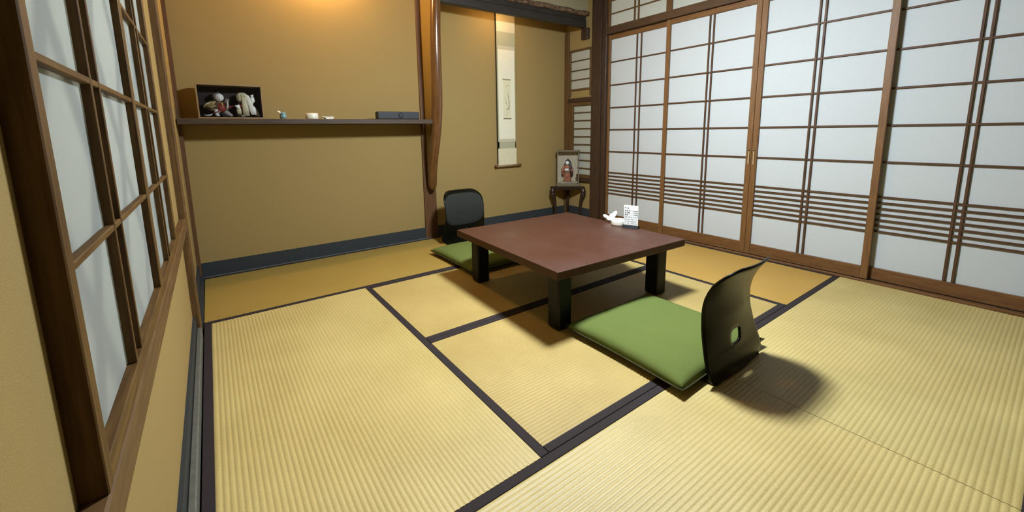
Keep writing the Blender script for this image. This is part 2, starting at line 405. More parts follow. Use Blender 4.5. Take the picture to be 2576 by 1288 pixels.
transom('window_7', 'transom paper panel over the recessed end door', -.94, -.15, (-.51, -.55))
box_r = struct(box('wall_right_rear', 3.60, 3.70, YF, YE, -.05, ZC, PLASTER), 'plaster wall past the end of the sliding doors', 'wall')
struct(box('trim_13', -.035, 3.70, YE-.10, YE, -.05, .004, wood('dark', 'x'), bevel=.002), 'dark wooden threshold at the open end of the room', 'threshold')
struct(box('floor_hall', -.035, 3.60, YF, YE-.10, -.05, -.002, wood('post', 'x')), 'brown wooden hall floor beyond the threshold', 'floor')

# ------------------------------------------------------------------ tatami mats
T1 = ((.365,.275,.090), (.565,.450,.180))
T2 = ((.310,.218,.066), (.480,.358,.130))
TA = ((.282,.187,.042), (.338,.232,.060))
BW = .0325
def tatami_mat(label, x0, x1, y0, y1, axis, cols, pitch=.0166, amp=.0019, tone=''):
    g = .0012
    x0 += g; x1 -= g; y0 += g; y1 -= g
    t = thing('tatami_mat', label, 'tatami mat', (x0, y0, -.05), group=None)
    m = tatami('tatami_%s_%s' % (axis, tone), cols[0], cols[1], axis)
    wx, wy = x1-x0, y1-y0
    core = mat('straw_core', (.30,.22,.10))
    box('core', 0, wx, 0, wy, .0, .044, core, t)
    # ribbed woven face
    L, Wd = (wx, wy) if axis == 'x' else (wy, wx)
    n = int(round((Wd-2*BW)/pitch)); p = (Wd-2*BW)/n
    prof = []; K = 6
    for i in range(n):
        for k in range(K):
            s = k/K
            prof.append((BW + (i+s)*p, .05 - amp + amp*abs(math.sin(math.pi*s))**.7))
    prof.append((Wd-BW, .05-amp))
    vs = []; fs = []
    for (d, z) in prof:
        for e in (0, L): vs.append((e, d, z) if axis == 'x' else (d, e, z))
    for i in range(len(prof)-1):
        a = 2*i
        fs.append((a, a+1, a+3, a+2) if axis == 'x' else (a, a+2, a+3, a+1))
    for e in (0, L):                                     # end skirts
        base = len(vs)
        for d in (BW, Wd-BW): vs.append((e, d, .042) if axis == 'x' else (d, e, .042))
        loop = []
        for (d, z) in prof:                              # own vertices, so the ribs keep their own normals
            loop.append(len(vs)); vs.append((e, d, z) if axis == 'x' else (d, e, z))
        f = [base] + loop + [base+1]
        if (e == 0) == (axis == 'x'): f = f[::-1]
        fs.append(tuple(f))
    me = bpy.data.meshes.new('woven_face'); me.from_pydata(vs, [], fs); me.update()
    link_mesh('woven_face', me, m, t, True)
    for d0, d1 in ((0, BW), (Wd-BW, Wd)):
        a = (0, L, d0, d1) if axis == 'x' else (d0, d1, 0, L)
        box('edging', *a, .044, .0512, EDGE_M, t, .0012)
    return t
yM = 1.813
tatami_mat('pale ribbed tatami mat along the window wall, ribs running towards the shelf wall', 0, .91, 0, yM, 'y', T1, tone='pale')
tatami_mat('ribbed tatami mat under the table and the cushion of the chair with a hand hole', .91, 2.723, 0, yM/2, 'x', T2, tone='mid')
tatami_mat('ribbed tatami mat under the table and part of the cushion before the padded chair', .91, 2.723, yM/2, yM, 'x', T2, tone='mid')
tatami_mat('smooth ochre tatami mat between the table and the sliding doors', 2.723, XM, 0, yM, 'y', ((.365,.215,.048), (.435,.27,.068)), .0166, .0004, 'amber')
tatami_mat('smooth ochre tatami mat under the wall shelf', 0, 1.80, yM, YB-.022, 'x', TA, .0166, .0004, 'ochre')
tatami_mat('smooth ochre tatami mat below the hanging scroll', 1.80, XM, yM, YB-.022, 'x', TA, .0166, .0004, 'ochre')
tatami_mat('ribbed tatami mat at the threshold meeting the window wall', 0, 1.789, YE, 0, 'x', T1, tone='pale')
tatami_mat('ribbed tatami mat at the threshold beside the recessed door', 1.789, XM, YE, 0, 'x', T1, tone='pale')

# ------------------------------------------------------------------ low table
def low_table():
    t = thing('low_table', 'square low table with reddish brown top and black legs', 'table', (1.943, 1.014, .0013), math.radians(-2.4))
    hx, hy, zt, th = .512, .535, .355, .044
    m, nt, b = nodes_of('red_brown_lacquer')
    b.inputs['Specular IOR Level'].default_value = .28
    h = noise(nt, 3.2, 5, .6); g = noise(nt, 150, 3, .6)
    nt.links.new(ramp(nt, g, (.050,.018,.010), (.066,.025,.014), .3, .7), b.inputs['Base Color'])
    r = nt.nodes.new('ShaderNodeMapRange'); r.inputs[1].default_value = .35; r.inputs[2].default_value = .68
    r.inputs[3].default_value = .30; r.inputs[4].default_value = .56
    nt.links.new(h, r.inputs[0]); nt.links.new(r.outputs[0], b.inputs['Roughness'])
    bump(nt, b, g, .08, .0008)
    box('table_top', -hx, hx, -hy, hy, zt-th, zt, m, t, .004, 2)
    lm = mat('black_leg', (.003,.003,.0025), (.006,.0055,.0045), 8, .42, (12,12,1), (.05,.002), .22)
    s = .046
    for sx in (-1, 1):
        for sy in (-1, 1):
            cx, cy = sx*(hx-.115), sy*(hy-.118)
            box('leg', cx-s, cx+s, cy-s, cy+s, 0, zt-th, lm, t, .012, 2)
low_table()

# ------------------------------------------------------------------ legless chairs
ZH = .486
PK = [(0,.0),(.04,.003),(.10,.022),(.15,.038),(.22,.057),(.27,.064),(.32,.062),(.37,.050),(.42,.028),(.45,.010),(.48,-.012)]
HK = [(0,.222),(.06,.230),(.16,.216),(.26,.205),(.36,.206),(.42,.203),(.49,.190)]
def spline(ks, z):
    if z <= ks[0][0]: return ks[0][1]
    if z >= ks[-1][0]: return ks[-1][1]
    n = len(ks)
    def slope(i):
        a, b = max(i-1, 0), min(i+1, n-1)
        return (ks[b][1]-ks[a][1])/(ks[b][0]-ks[a][0])
    for i in range(n-1):
        if z <= ks[i+1][0]:
            h = ks[i+1][0]-ks[i][0]; t = (z-ks[i][0])/h
            return ((2*t**3-3*t*t+1)*ks[i][1] + (t**3-2*t*t+t)*h*slope(i) + (-2*t**3+3*t*t)*ks[i+1][1] + (t**3-t*t)*h*slope(i+1))
def prof_y(z): return spline(PK, z)
def back_pt(u, z, off=0):
    """u in metres sideways, returns the local 3D point on the back sheet"""
    k = min(1, max(0, (z-.10)/.16)); c = .012 + .030*k
    hw = .225
    y = prof_y(z) - c*(1-(u/hw)**2)
    return Vector((u, y+off, z))
def chair_half(z): return spline(HK, z)
CH_M = mat('black_lacquer_ply', (.004,.0037,.002), (.007,.0063,.0035), 30, .27, (1,1,6), (.02,.001), .14)
PAD_M = mat('charcoal_fabric', (.020,.022,.020), (.032,.035,.032), 420, .95, None, (.3,.001), .15)
def ring_sheet(name, inner, outer, rings, f_front, f_back, m, parent):
    n = len(outer); bm = bmesh.new(); F = []; B = []
    for j in range(rings+1):
        t = j/rings; fr = []; bk = []
        for i in range(n):
            p = (inner[i][0]+(outer[i][0]-inner[i][0])*t, inner[i][1]+(outer[i][1]-inner[i][1])*t)
            fr.append(bm.verts.new(f_front(*p))); bk.append(bm.verts.new(f_back(*p)))
        F.append(fr); B.append(bk)
    for j in range(rings):
        for i in range(n):
            k = (i+1) % n
            bm.faces.new((F[j][i], F[j][k], F[j+1][k], F[j+1][i]))
            bm.faces.new((B[j][k], B[j][i], B[j+1][i], B[j+1][k]))
    for i in range(n):
        k = (i+1) % n
        bm.faces.new((F[0][k], F[0][i], B[0][i], B[0][k]))
        bm.faces.new((F[-1][i], F[-1][k], B[-1][k], B[-1][i]))
    if len(inner) and abs(inner[0][0]-inner[1][0]) + abs(inner[0][1]-inner[1][1]) < 1e-7:
        bmesh.ops.remove_doubles(bm, verts=bm.verts, dist=1e-6)
    return from_bm(name, bm, m, parent, True)
def ray_outline(c, n, inside):
    out = []
    for i in range(n):
        a = 2*math.pi*i/n; lo, hi = 0, 1.0
        for _ in range(34):
            mid = (lo+hi)/2
            if inside(c[0]+mid*math.cos(a), c[1]+mid*math.sin(a)): lo = mid
            else: hi = mid
        out.append((c[0]+lo*math.cos(a), c[1]+lo*math.sin(a)))
    return out
def zaisu(label, loc, rz, pad=(.322, .134)):
    pz, ph = pad
    t = thing('legless_chair', label, 'legless chair', loc, rz)
    R = .080; RB = .050
    def inside(u, z):
        if z < .004 or z > ZH: return False
        hw = chair_half(z)
        if abs(u) > hw: return False
        if z > ZH-R and abs(u) > hw-R:
            return (abs(u)-(hw-R))**2 + (z-(ZH-R))**2 < R*R
        if z < RB and abs(u) > hw-RB:
            return (abs(u)-(hw-RB))**2 + (z-RB)**2 < RB*RB
        return True
    def hole(u, z): return abs(u/.040)**3.2 + abs((z-.150)/.031)**2.6 < 1
    N = 96; c = (0, .150)
    ring_sheet('backrest', ray_outline(c, N, hole), ray_outline(c, N, inside), 16,
               lambda u, z: back_pt(u, z, .0045), lambda u, z: back_pt(u, z, -.0045), CH_M, t)
    def pad_in(u, z):
        return abs(u/.203)**4.2 + abs((z-pz)/ph)**3.4 < 1
    c2 = (0, pz); o = ray_outline(c2, 72, pad_in); i0 = [c2]*72
    def padf(u, z):
        e = min(1, abs(u/.203)**4.2 + abs((z-pz)/ph)**3.4)
        return back_pt(u, z, .0058 + .013*(1-e)**.35)
    ring_sheet('back_pad', i0, o, 12, padf, lambda u, z: back_pt(u, z, .0056), PAD_M, t)
    # bent seat sheet: rear corners stick out a little beyond the back
    poly = [(-.19,-.012),(.19,-.012),(.205,.06),(.205,.36),(.19,.395),(.16,.41),(-.16,.41),(-.19,.395),(-.205,.36),(-.205,.06)]
    prism('seat', poly, 'z', .0015, .0125, CH_M, t, .002)
    return t
zaisu('black legless chair with a hand hole in its bare back, facing the scroll wall', (1.862, -.137, .0013), math.radians(.5))
zaisu('black legless chair with a charcoal back pad in front of the scroll wall', (2.005, 2.462, .0013), math.radians(180), (.303, .152))

# ------------------------------------------------------------------ floor cushions
GREEN = mat('moss_green_fabric', (.092,.122,.028), (.122,.152,.039), 380, .92, None, (.35,.001), .15)
PIPE = mat('olive_piping', (.030,.034,.011), (.05,.05,.02), 100, .9)
def zabuton(label, loc, rz, sx, sy, h, z0):
    n = 40; bm = bmesh.new(); top = []; bot = []
    rnd = random.Random(label)
    ph = [rnd.uniform(0, 6) for _ in range(6)]
    for j in range(n+1):
        rt = []; rb = []
        for i in range(n+1):
            u, v = -1+2*i/n, -1+2*j/n
            px = u*sx/2*(1-.035*(1-v*v)*abs(u)); py = v*sy/2*(1-.035*(1-u*u)*abs(v))
            e = max(0, (1-abs(u)**3.0))*max(0, (1-abs(v)**3.0))
            z = h*(.26 + .74*e**.33) + .0035*math.sin(5*u+ph[0])*math.sin(4*v+ph[1])*e + .002*math.sin(11*u+ph[2]+3*v)*e
            if abs(u) > .8 or abs(v) > .8: z += .0025*math.sin(38*(u if abs(v) > abs(u) else v)+ph[3])*e
            cn = (abs(u)*abs(v))**8
            z += .006*cn
            rt.append(bm.verts.new((px, py, z))); 
            rb.append(rt[-1] if (i in (0, n) or j in (0, n)) else bm.verts.new((px, py, h*.26*(1-e**.3))))
        top.append(rt); bot.append(rb)
    for j in range(n):
        for i in range(n):
            bm.faces.new((top[j][i], top[j][i+1], top[j+1][i+1], top[j+1][i]))
            q = (bot[j][i], bot[j+1][i], bot[j+1][i+1], bot[j][i+1])
            if len(set(q)) == 4: bm.faces.new(q)
    edge = [v.co.copy() for v in top[0]] + [top[j][n].co.copy() for j in range(1, n+1)] + [top[n][i].co.copy() for i in range(n-1, -1, -1)] + [top[j][0].co.copy() for j in range(n-1, 0, -1)]
    o = from_bm('floor_cushion', bm, GREEN, None, True)
    o.location = (loc[0], loc[1], z0); o.rotation_euler = (0, 0, rz)
    tag(o, label, 'cushion')
    pts = edge + [edge[0]]
    tube('piping', [(p.x, p.y, p.z-.002) for p in pts], .0032, PIPE, o, 6)
    return o
zabuton('moss green floor cushion on the legless chair that faces the scroll wall', (1.832, .210), math.radians(-1.2), .665, .650, .078, .013)
zabuton('moss green floor cushion half under the table, before the padded chair', (1.88, 1.885), math.radians(-.5), .66, .68, .080, .013)

# ------------------------------------------------------------------ wall shelf and the things on it
SZ = 1.142
sh = tag(box('wall_shelf', -.030, 1.772, 2.53, YB, 1.103, SZ, wood('shelf', 'x'), bevel=.003), 'long dark wooden shelf board on the ochre wall', 'shelf')

def doll_case_wide():
    t = thing('doll_display_case', 'wide wooden glass fronted case holding two dolls on the shelf', 'display case', (.278, 2.640, SZ))
    W2, H, D = .192, .232, .062; f = .010
    CX, CY, CZ = wood('case', 'x'), wood('case', 'y'), wood('case', 'z')
    inner = mat('case_lining', (.014,.008,.006), (.024,.014,.010), 40, .8)
    box('bottom_board', -W2, W2, -D, D, 0, f, CX, t, .001)
    box('top_board', -W2, W2, -D, D, H-f, H, CX, t, .001)
    for s in (-1, 1): box('side_board', s*W2-(f if s > 0 else 0), s*W2+(0 if s > 0 else f), -D, D, f, H-f, CZ, t, .001)
    box('back_panel', -W2+f, W2-f, D-.004, D, f, H-f, inner, t)
    box('lining', -W2+f, W2-f, -D+.016, D-.004, f, f+.004, inner, t)
    for s in (-1, 1): box('lining', s*(W2-f)-(.002 if s > 0 else 0), s*(W2-f)+(0 if s > 0 else .002), -D+.016, D-.004, f+.004, H-f, inner, t)
    box('front_glass', -W2+f, W2-f, -D+.006, -D+.0085, f, H-f, GLASS, t)
doll_case_wide()
WHT = mat('white_gofun', (.72,.72,.68), (.80,.80,.76), 40, .35)
HAIR = mat('black_hair', (.012,.012,.012), (.022,.022,.024), 60, .45)
GOLD = mat('gold_brocade', (.20,.13,.045), (.34,.25,.10), 60, .5, None, (.3,.002))
REDC = mat('crimson_cloth', (.22,.022,.018), (.32,.04,.03), 60, .6)
CREAM = mat('cream_silk', (.42,.37,.22), (.56,.51,.34), 40, .5, (3,3,.5))
WROBE = mat('white_silk', (.60,.58,.48), (.72,.70,.60), 40, .5)
BROWN = mat('brown_robe', (.085,.055,.03), (.15,.10,.055), 50, .7)
INK = mat('ink', (.02,.02,.022))
STEEL = mat('pale_blade', (.60,.62,.58), rough=.3)
BRIGHT = mat('bright_gold', (.80,.58,.14), rough=.25, metal=.6)
def samurai_doll():
    t = thing('festival_doll', 'white faced doll in brown brocade and red, gripping a long curved blade', 'doll', (.208, 2.642, SZ+.0148)); t.scale = (.92, .92, .96)
    # body
    lathe('robe', [(.026,.030),(.036,.045),(.040,.065),(.034,.09),(.022,.105),(.012,.112)], BROWN, t, 20, (0,.004,0), (1,.75))
    lathe('breastplate', [(.018,.034),(.027,.05),(.026,.075),(.017,.095)], REDC, t, 18, (.012,-.012,0), (1,.7))
    box('gold_tassel', .016, .026, -.036, -.031, .078, .100, BRIGHT, t, .001)
    tube('sleeve', [(-.012,.0,.100),(-.040,.0,.092),(-.070,-.004,.082),(-.096,-.006,.066)], [.014,.020,.017,.009], GOLD, t, 12, .6)
    tube('sleeve_trim', [(-.050,-.014,.100),(-.074,-.014,.090),(-.094,-.012,.074)], [.005,.006,.004], CREAM, t, 8, .5)
    tube('sleeve_fold', [(-.02,-.016,.078),(-.048,-.018,.066),(-.076,-.014,.070)], [.007,.010,.006], mat('ochre_fold', (.22,.15,.06), (.34,.26,.12), 60), t, 10, .6)
    tube('sleeve_fold', [(-.02,-.012,.060),(-.046,-.014,.046),(-.066,-.010,.050)], [.006,.008,.004], mat('plum_fold', (.13,.06,.045), (.2,.1,.07), 60), t, 10, .6)
    tube('sleeve', [(-.02,.006,.082),(-.05,.004,.058),(-.082,.0,.062)], [.016,.024,.010], BROWN, t, 12, .6)
    tube('sleeve', [(.03,.0,.095),(.052,-.008,.108),(.058,-.012,.128)], [.013,.017,.012], mat('dusky_sleeve', (.12,.09,.09), (.2,.17,.16), 40), t, 12, .6)
    tube('sash', [(.052,-.018,.112),(.056,-.022,.085),(.047,-.022,.052)], [.003,.005,.007], WROBE, t, 8, .5)
    tube('trouser_leg', [(-.018,-.006,.048),(-.02,-.012,.026),(-.016,-.014,.004)], [.018,.016,.013], WHT, t, 12)
    tube('trouser_leg', [(.02,.0,.046),(.048,.002,.026),(.078,.002,.006)], [.016,.018,.008], mat('grey_trouser', (.22,.2,.17), (.32,.30,.26), 40), t, 12, .7)
    ellipsoid('shoe', (-.013,-.02,.006), (.014,.018,.006), WHT, t, 12)
    h = ellipsoid('head', (.006,-.008,.136), (.030,.027,.028), WHT, t, 20)
    ellipsoid('hair', (-.004,.006,.142), (.034,.026,.030), mat('grey_hood', (.10,.10,.09), (.24,.23,.2), 40), h, 18)
    ellipsoid('topknot', (.0,.008,.168), (.018,.014,.010), HAIR, h, 12)
    for s in (-1, 1):
        ellipsoid('eye', (.009+s*.011,-.033,.138), (.0042,.002,.0018), INK, h, 10)
        ellipsoid('brow', (.009+s*.012,-.0315,.147), (.005,.0015,.0011), mat('brow_grey', (.35,.34,.32)), h, 8)
    ellipsoid('nose', (.010,-.0355,.131), (.0022,.003,.004), WHT, h, 8)
    ellipsoid('mouth', (.010,-.0335,.122), (.0038,.0015,.0015), REDC, h, 8)
    tube('pole', [(-.045,-.036,.020),(.088,-.036,.077)], .0026, REDC, t, 8)
    prism('blade', [(-.045,.016),(-.040,.024),(-.060,.016),(-.082,.012),(-.098,.016),(-.088,.006),(-.070,.002),(-.055,.006)], 'y', -.0375, -.0345, STEEL, t)
    ellipsoid('hand', (-.004,-.03,.036), (.008,.008,.007), WHT, t, 10)
samurai_doll()
def veil_doll():
    t = thing('festival_doll', 'doll under a long cream veil with one white hand raised', 'doll', (.350, 2.642, SZ+.0148)); t.scale = (.92, .92, .96)
    lathe('robe', [(.030,.0),(.034,.02),(.030,.05),(.030,.075),(.020,.10),(.012,.112)], mat('dark_gold_robe', (.09,.06,.02), (.18,.13,.05), 50), t, 18, (-.012,.004,0), (1,.7))
    tube('red_sash', [(-.036,-.018,.082),(-.012,-.024,.076),(.016,-.020,.088)], .007, REDC, t, 8)
    h = ellipsoid('head', (-.012,-.004,.136), (.030,.026,.030), mat('beige_face', (.42,.37,.26), (.5,.45,.33), 30), t, 18)
    ellipsoid('veil_cap', (-.006,.004,.144), (.036,.028,.034), CREAM, h, 18)
    box('hair_band', -.030, .018, -.0325, -.029, .140, .1435, BRIGHT, h, .0008)
    tube('veil_fall', [(.002,-.026,.160),(.008,-.032,.115),(.012,-.032,.06),(.014,-.028,.006)], [.013,.016,.020,.022], CREAM, t, 12, .3)
    tube('veil_fall', [(-.034,-.020,.078),(-.032,-.026,.045),(-.030,-.024,.018)], [.012,.016,.014], CREAM, t, 10, .35)
    tube('veil_fall', [(.004,.0,.172),(.030,-.006,.145),(.045,-.008,.10),(.054,-.008,.05),(.058,-.008,.016)], [.010,.018,.020,.018,.012], WROBE, t, 10, .4)
    tube('train', [(.030,.0,.095),(.062,.0,.06),(.082,-.002,.028),(.102,-.004,.004)], [.016,.022,.019,.006], WHT, t, 12, .5)
    a = tube('raised_sleeve', [(.052,.004,.098),(.066,.002,.122),(.066,.0,.146)], [.014,.020,.012], WHT, t, 12)
    tube('raised_hand', [(.066,0,.146),(.066,0,.154),(.063,0,.162)], [.008,.010,.013], WHT, a, 10, .6)
    tube('hand', [(-.026,-.034,.078),(-.044,-.036,.072),(-.056,-.036,.080)], [.010,.010,.004], WHT, t, 10)
    tube('thumb', [(-.026,-.034,.066),(-.042,-.036,.060)], [.007,.006], WHT, t, 8)
    ellipsoid('shoe', (-.004,-.020,.006), (.017,.012,.006), WHT, t, 12)
    for s in (-1, 1): ellipsoid('eye', (-.016+s*.010,-.0305,.132), (.004,.002,.0014), INK, h, 8)
veil_doll()
# small blue pottery piece with a pale beak
pt = thing('pottery_figurine', 'small blue glazed pottery bird with a white triangular beak', 'figurine', (.592, 2.60, SZ))
GLZ = mat('blue_glaze', (.10,.19,.20), (.22,.36,.38), 25, .25)
lathe('body', [(.010,0),(.019,.004),(.0235,.014),(.0235,.022),(.0205,.027),(.022,.033),(.020,.043),(.012,.051),(.003,.053)], GLZ, pt, 24)
bm = bmesh.new(); a = [bm.verts.new(v) for v in ((-.014,-.012,.036),(-.012,.012,.036),(-.016,0,.056),(-.038,-.006,.060),(-.036,.006,.060))]
for f in ((0,1,2),(0,2,3),(1,4,2),(2,4,3),(0,3,4,1)): bm.faces.new([a[i] for i in f])
from_bm('beak', bm, WHT, pt)
cu = thing('tea_cup', 'low white round ceramic cup on the shelf', 'cup', (.788, 2.60, SZ))
CER = mat('warm_white_ceramic', (.62,.60,.50), (.70,.68,.58), 30, .35)
lathe('cup_wall', [(.040,0),(.0445,.002),(.0455,.006),(.0455,.043),(.043,.0445),(.041,.044),(.041,.006),(.001,.005)], CER, cu, 32)
cu2 = thing('small_dish', 'shallow white dish with a dark spot lying beside the cup', 'dish', (.900, 2.60, SZ))
prism('dish', [(-.044,.022),(-.024,.0185),(.002,.019),(.018,.0195),(.028,.020),(.044,.018),(.046,.012),(.043,.006),(.026,.0),(-.012,.0),(-.016,.006),(-.020,.014),(-.044,.017)], 'y', -.022, .022, CER, cu2, .0015)
ellipsoid('dark_spot', (.017,-.0225,.009), (.004,.0012,.003), INK, cu2, 10)
sp = thing('speaker_bar', 'dark slate rectangular speaker with a round centre dial on the shelf', 'speaker', (1.476, 2.600, SZ))
SPK = mat('slate_plastic', (.012,.014,.017), (.017,.019,.023), 200, .6)
box('housing', -.187, .187, -.035, .035, .0, .066, SPK, sp, .009, 3)
bm = bmesh.new(); bmesh.ops.create_cone(bm, cap_ends=True, segments=28, radius1=.024, radius2=.022, depth=.005)
bmesh.ops.transform(bm, matrix=Matrix.Translation((.014,-.0365,.034)) @ Matrix.Rotation(math.pi/2, 4, 'X'), verts=bm.verts)
d = from_bm('dial', bm, mat('dial_black', (.008,.009,.011), rough=.3), sp)
bm = bmesh.new(); bmesh.ops.create_cone(bm, cap_ends=True, segments=24, radius1=.014, radius2=.013, depth=.004)
bmesh.ops.transform(bm, matrix=Matrix.Translation((.014,-.040,.034)) @ Matrix.Rotation(math.pi/2, 4, 'X'), verts=bm.verts)
from_bm('dial_cap', bm, SPK, d)

# ------------------------------------------------------------------ hanging scroll
def scroll():
    t = thing('hanging_scroll', 'narrow cream hanging scroll with a faint ink painting in the alcove', 'hanging scroll', (2.742, YB, 0))
    y0, y1 = -.022, -.019
    S1 = mat('scroll_ivory', (.56,.50,.33), (.62,.56,.38), 60, .8); S2 = mat('scroll_sage', (.335,.325,.205), (.38,.365,.235), 90, .8)
    S3 = mat('scroll_pale', (.66,.63,.47), (.70,.67,.51), 70, .8); S4 = mat('scroll_grey', (.44,.41,.28), (.50,.47,.33), 160, .8)
    hw = .119
    box('backing', -hw, hw, y1, y1+.0015, .655, 2.34, S2, t)
    box('upper_silk', -hw, hw, y0, y1, 2.045, 2.34, S1, t)
    box('upper_band', -hw, hw, y0, y1, 1.905, 2.045, S2, t)
    box('upper_stripe', -hw+.016, hw-.010, y0-.0005, y1, 1.868, 1.905, S4, t)
    box('side_strip', -hw, -hw+.016, y0, y1, .845, 1.905, S2, t); box('side_strip', hw-.010, hw, y0, y1, .845, 1.905, S2, t)
    box('mount', -hw+.016, hw-.010, y0-.0005, y1, .945, 1.868, S3, t)
    box('lower_stripe', -hw+.016, hw-.008, y0-.0005, y1, .915, .945, S4, t)
    box('lower_band', -hw, hw, y0, y1, .842, .915, S2, t)
    box('lower_silk', -hw, hw+.006, y0, y1, .665, .842, S1, t)
    box('gap_shade_strip', -hw-.003, -hw+.001, y0, -.004, .68, 2.34, mat('gap_shade_dark', (.03,.022,.012)), t)  # dark strip painted in for the shaded gap between scroll and wall
    art = box('painting', -.040, .052, y0-.001, y1, 1.165, 1.560, mat('painting_paper', (.60,.56,.37), (.66,.62,.42), 40, .85), t)
    box('edge_strip', -.050, .056, y0-.0016, y1, 1.560, 1.573, mat('strip_brown', (.26,.22,.13)), art)
    box('edge_strip', -.044, .062, y0-.0016, y1, 1.155, 1.165, mat('strip_dark', (.16,.12,.06)), art)
    ik = mat('faint_ink', (.33,.31,.22), (.42,.40,.29), 90, .9)
    def stroke(pts, r): tube('ink_stroke', [(a, y0-.0012, b) for a, b in pts], r, ik, art, 6, .25)
    stroke([(.008,1.446),(.022,1.40),(.034,1.33),(.030,1.25)], [.002,.005,.007,.004])
    stroke([(-.022,1.39),(-.006,1.345),(.004,1.31)], [.002,.004,.003])
    stroke([(-.012,1.325),(.006,1.315),(.016,1.30)], [.003,.004,.002])
    stroke([(.036,1.335),(.030,1.285),(.012,1.26),(-.006,1.255)], [.004,.007,.006,.002])
    stroke([(.012,1.25),(.004,1.215),(-.004,1.185)], [.002,.003,.003])
    stroke([(-.002,1.50),(.006,1.498)], [.004,.003]); stroke([(.014,1.515),(.017,1.505),(.022,1.497)], [.002,.003,.002])
    tube('roller', [(-.150,-.024,.654),(.170,-.024,.654)], .0125, mat('roller_wood', (.20,.13,.06), rough=.4), t, 14)
    for a, b in ((-.162,-.145), (.165,.182)): tube('roller_knob', [(a,-.024,.654),(b,-.024,.654)], .015, wood('post','x'), t, 14)
scroll()

# ------------------------------------------------------------------ corner stand and doll case
def corner_stand():
    t = thing('corner_stand', 'small dark carved wooden stand in the alcove corner', 'stand', (3.474, 2.552, .0013), math.radians(-45))
    # local +y points into the corner, x along the front edge
    M = mat('rosewood', (.016,.008,.006), (.034,.016,.011), 8, .28, (8,8,1), (.08,.002), .5)
    zt = .374
    top = [(-.200,-.035),(-.17,-.012),(.17,-.012),(.190,-.035),(.200,-.005),(.185,.03),(.02,.19),(-.02,.19),(-.19,.03),(-.208,-.005)]
    prism('top_board', top, 'z', zt-.020, zt, M, t, .004)
    ap = [(-.165,.0)] + [(-.165+.33*k/20, -.020-.006*math.cos(k*math.pi*.8)) for k in range(21)] + [(.165,.0)]
    ap = [(x, zt-.018+z) for x, z in ap]
    prism('apron', ap, 'y', -.004, .008, M, t)
    for s in (-1, 1):
        pts = [(s*.172,-.014,zt-.010),(s*.178,-.018,zt-.05),(s*.178,-.020,zt-.085),(s*.164,-.012,zt-.125),(s*.152,-.006,zt-.18),(s*.146,-.004,zt-.24),(s*.144,-.004,zt-.30),(s*.150,-.006,.022),(s*.152,-.006,.001)]
        tube('leg', pts, [.024,.029,.030,.024,.019,.016,.013,.014,.016], M, t, 12)
        for q, (dx, dz, r) in enumerate(((0,-.055,.017),(-.004,-.085,.020),(.004,-.105,.013))):
            ellipsoid('carving', (s*(.176+dx),-.040,zt+dz), (r,.010,r*.8), M, t, 12)
    tube('leg', [(0,.165,zt-.015),(0,.168,.15),(0,.17,0)], [.018,.014,.014], M, t, 10)
corner_stand()
def doll_case_tall():
    t = thing('glass_doll_case', 'upright glass case with a kimono doll standing on the corner stand', 'display case', (3.474, 2.552, .3757), math.radians(-45))
    CZ = mat('grey_case_wood', (.105,.078,.045), (.165,.125,.075), 8, .55, (8,8,1)); LN = mat('case_cloth', (.36,.31,.225), (.43,.375,.28), 60, .85)
    hw, y0, y1 = .122, .006, .104
    y1 = .100
    box('base', -hw-.012, hw+.012, y0-.010, y1, 0, .034, CZ, t, .004)
    poly = [(-hw, y0), (hw, y0), (hw, y1), (-hw, y1)]
    box('top_lid', -hw-.014, hw+.014, y0-.012, y1, .406, .422, CZ, t, .003)
    for s in (-1, 1):
        box('corner_post', s*hw-.006, s*hw+.006, y0, y0+.012,   .034, .406, CZ, t, .001)
        box('side_glass', s*hw-.001, s*hw+.001, y0+.012, y1-.004,   .034, .406, GLASS, t)
    box('back_panel', -hw, hw, y1-.004, y1,   .034, .406, LN, t)
    box('front_glass', -hw+.006, hw-.006, y0+.003, y0+.005,   .034, .406, GLASS, t)
    box('plinth', -.092, .092, y0+.014, y1-.008, .034, .052, mat('plinth_cloth', (.22,.19,.13), (.28,.25,.17), 50), t, .003)
doll_case_tall()
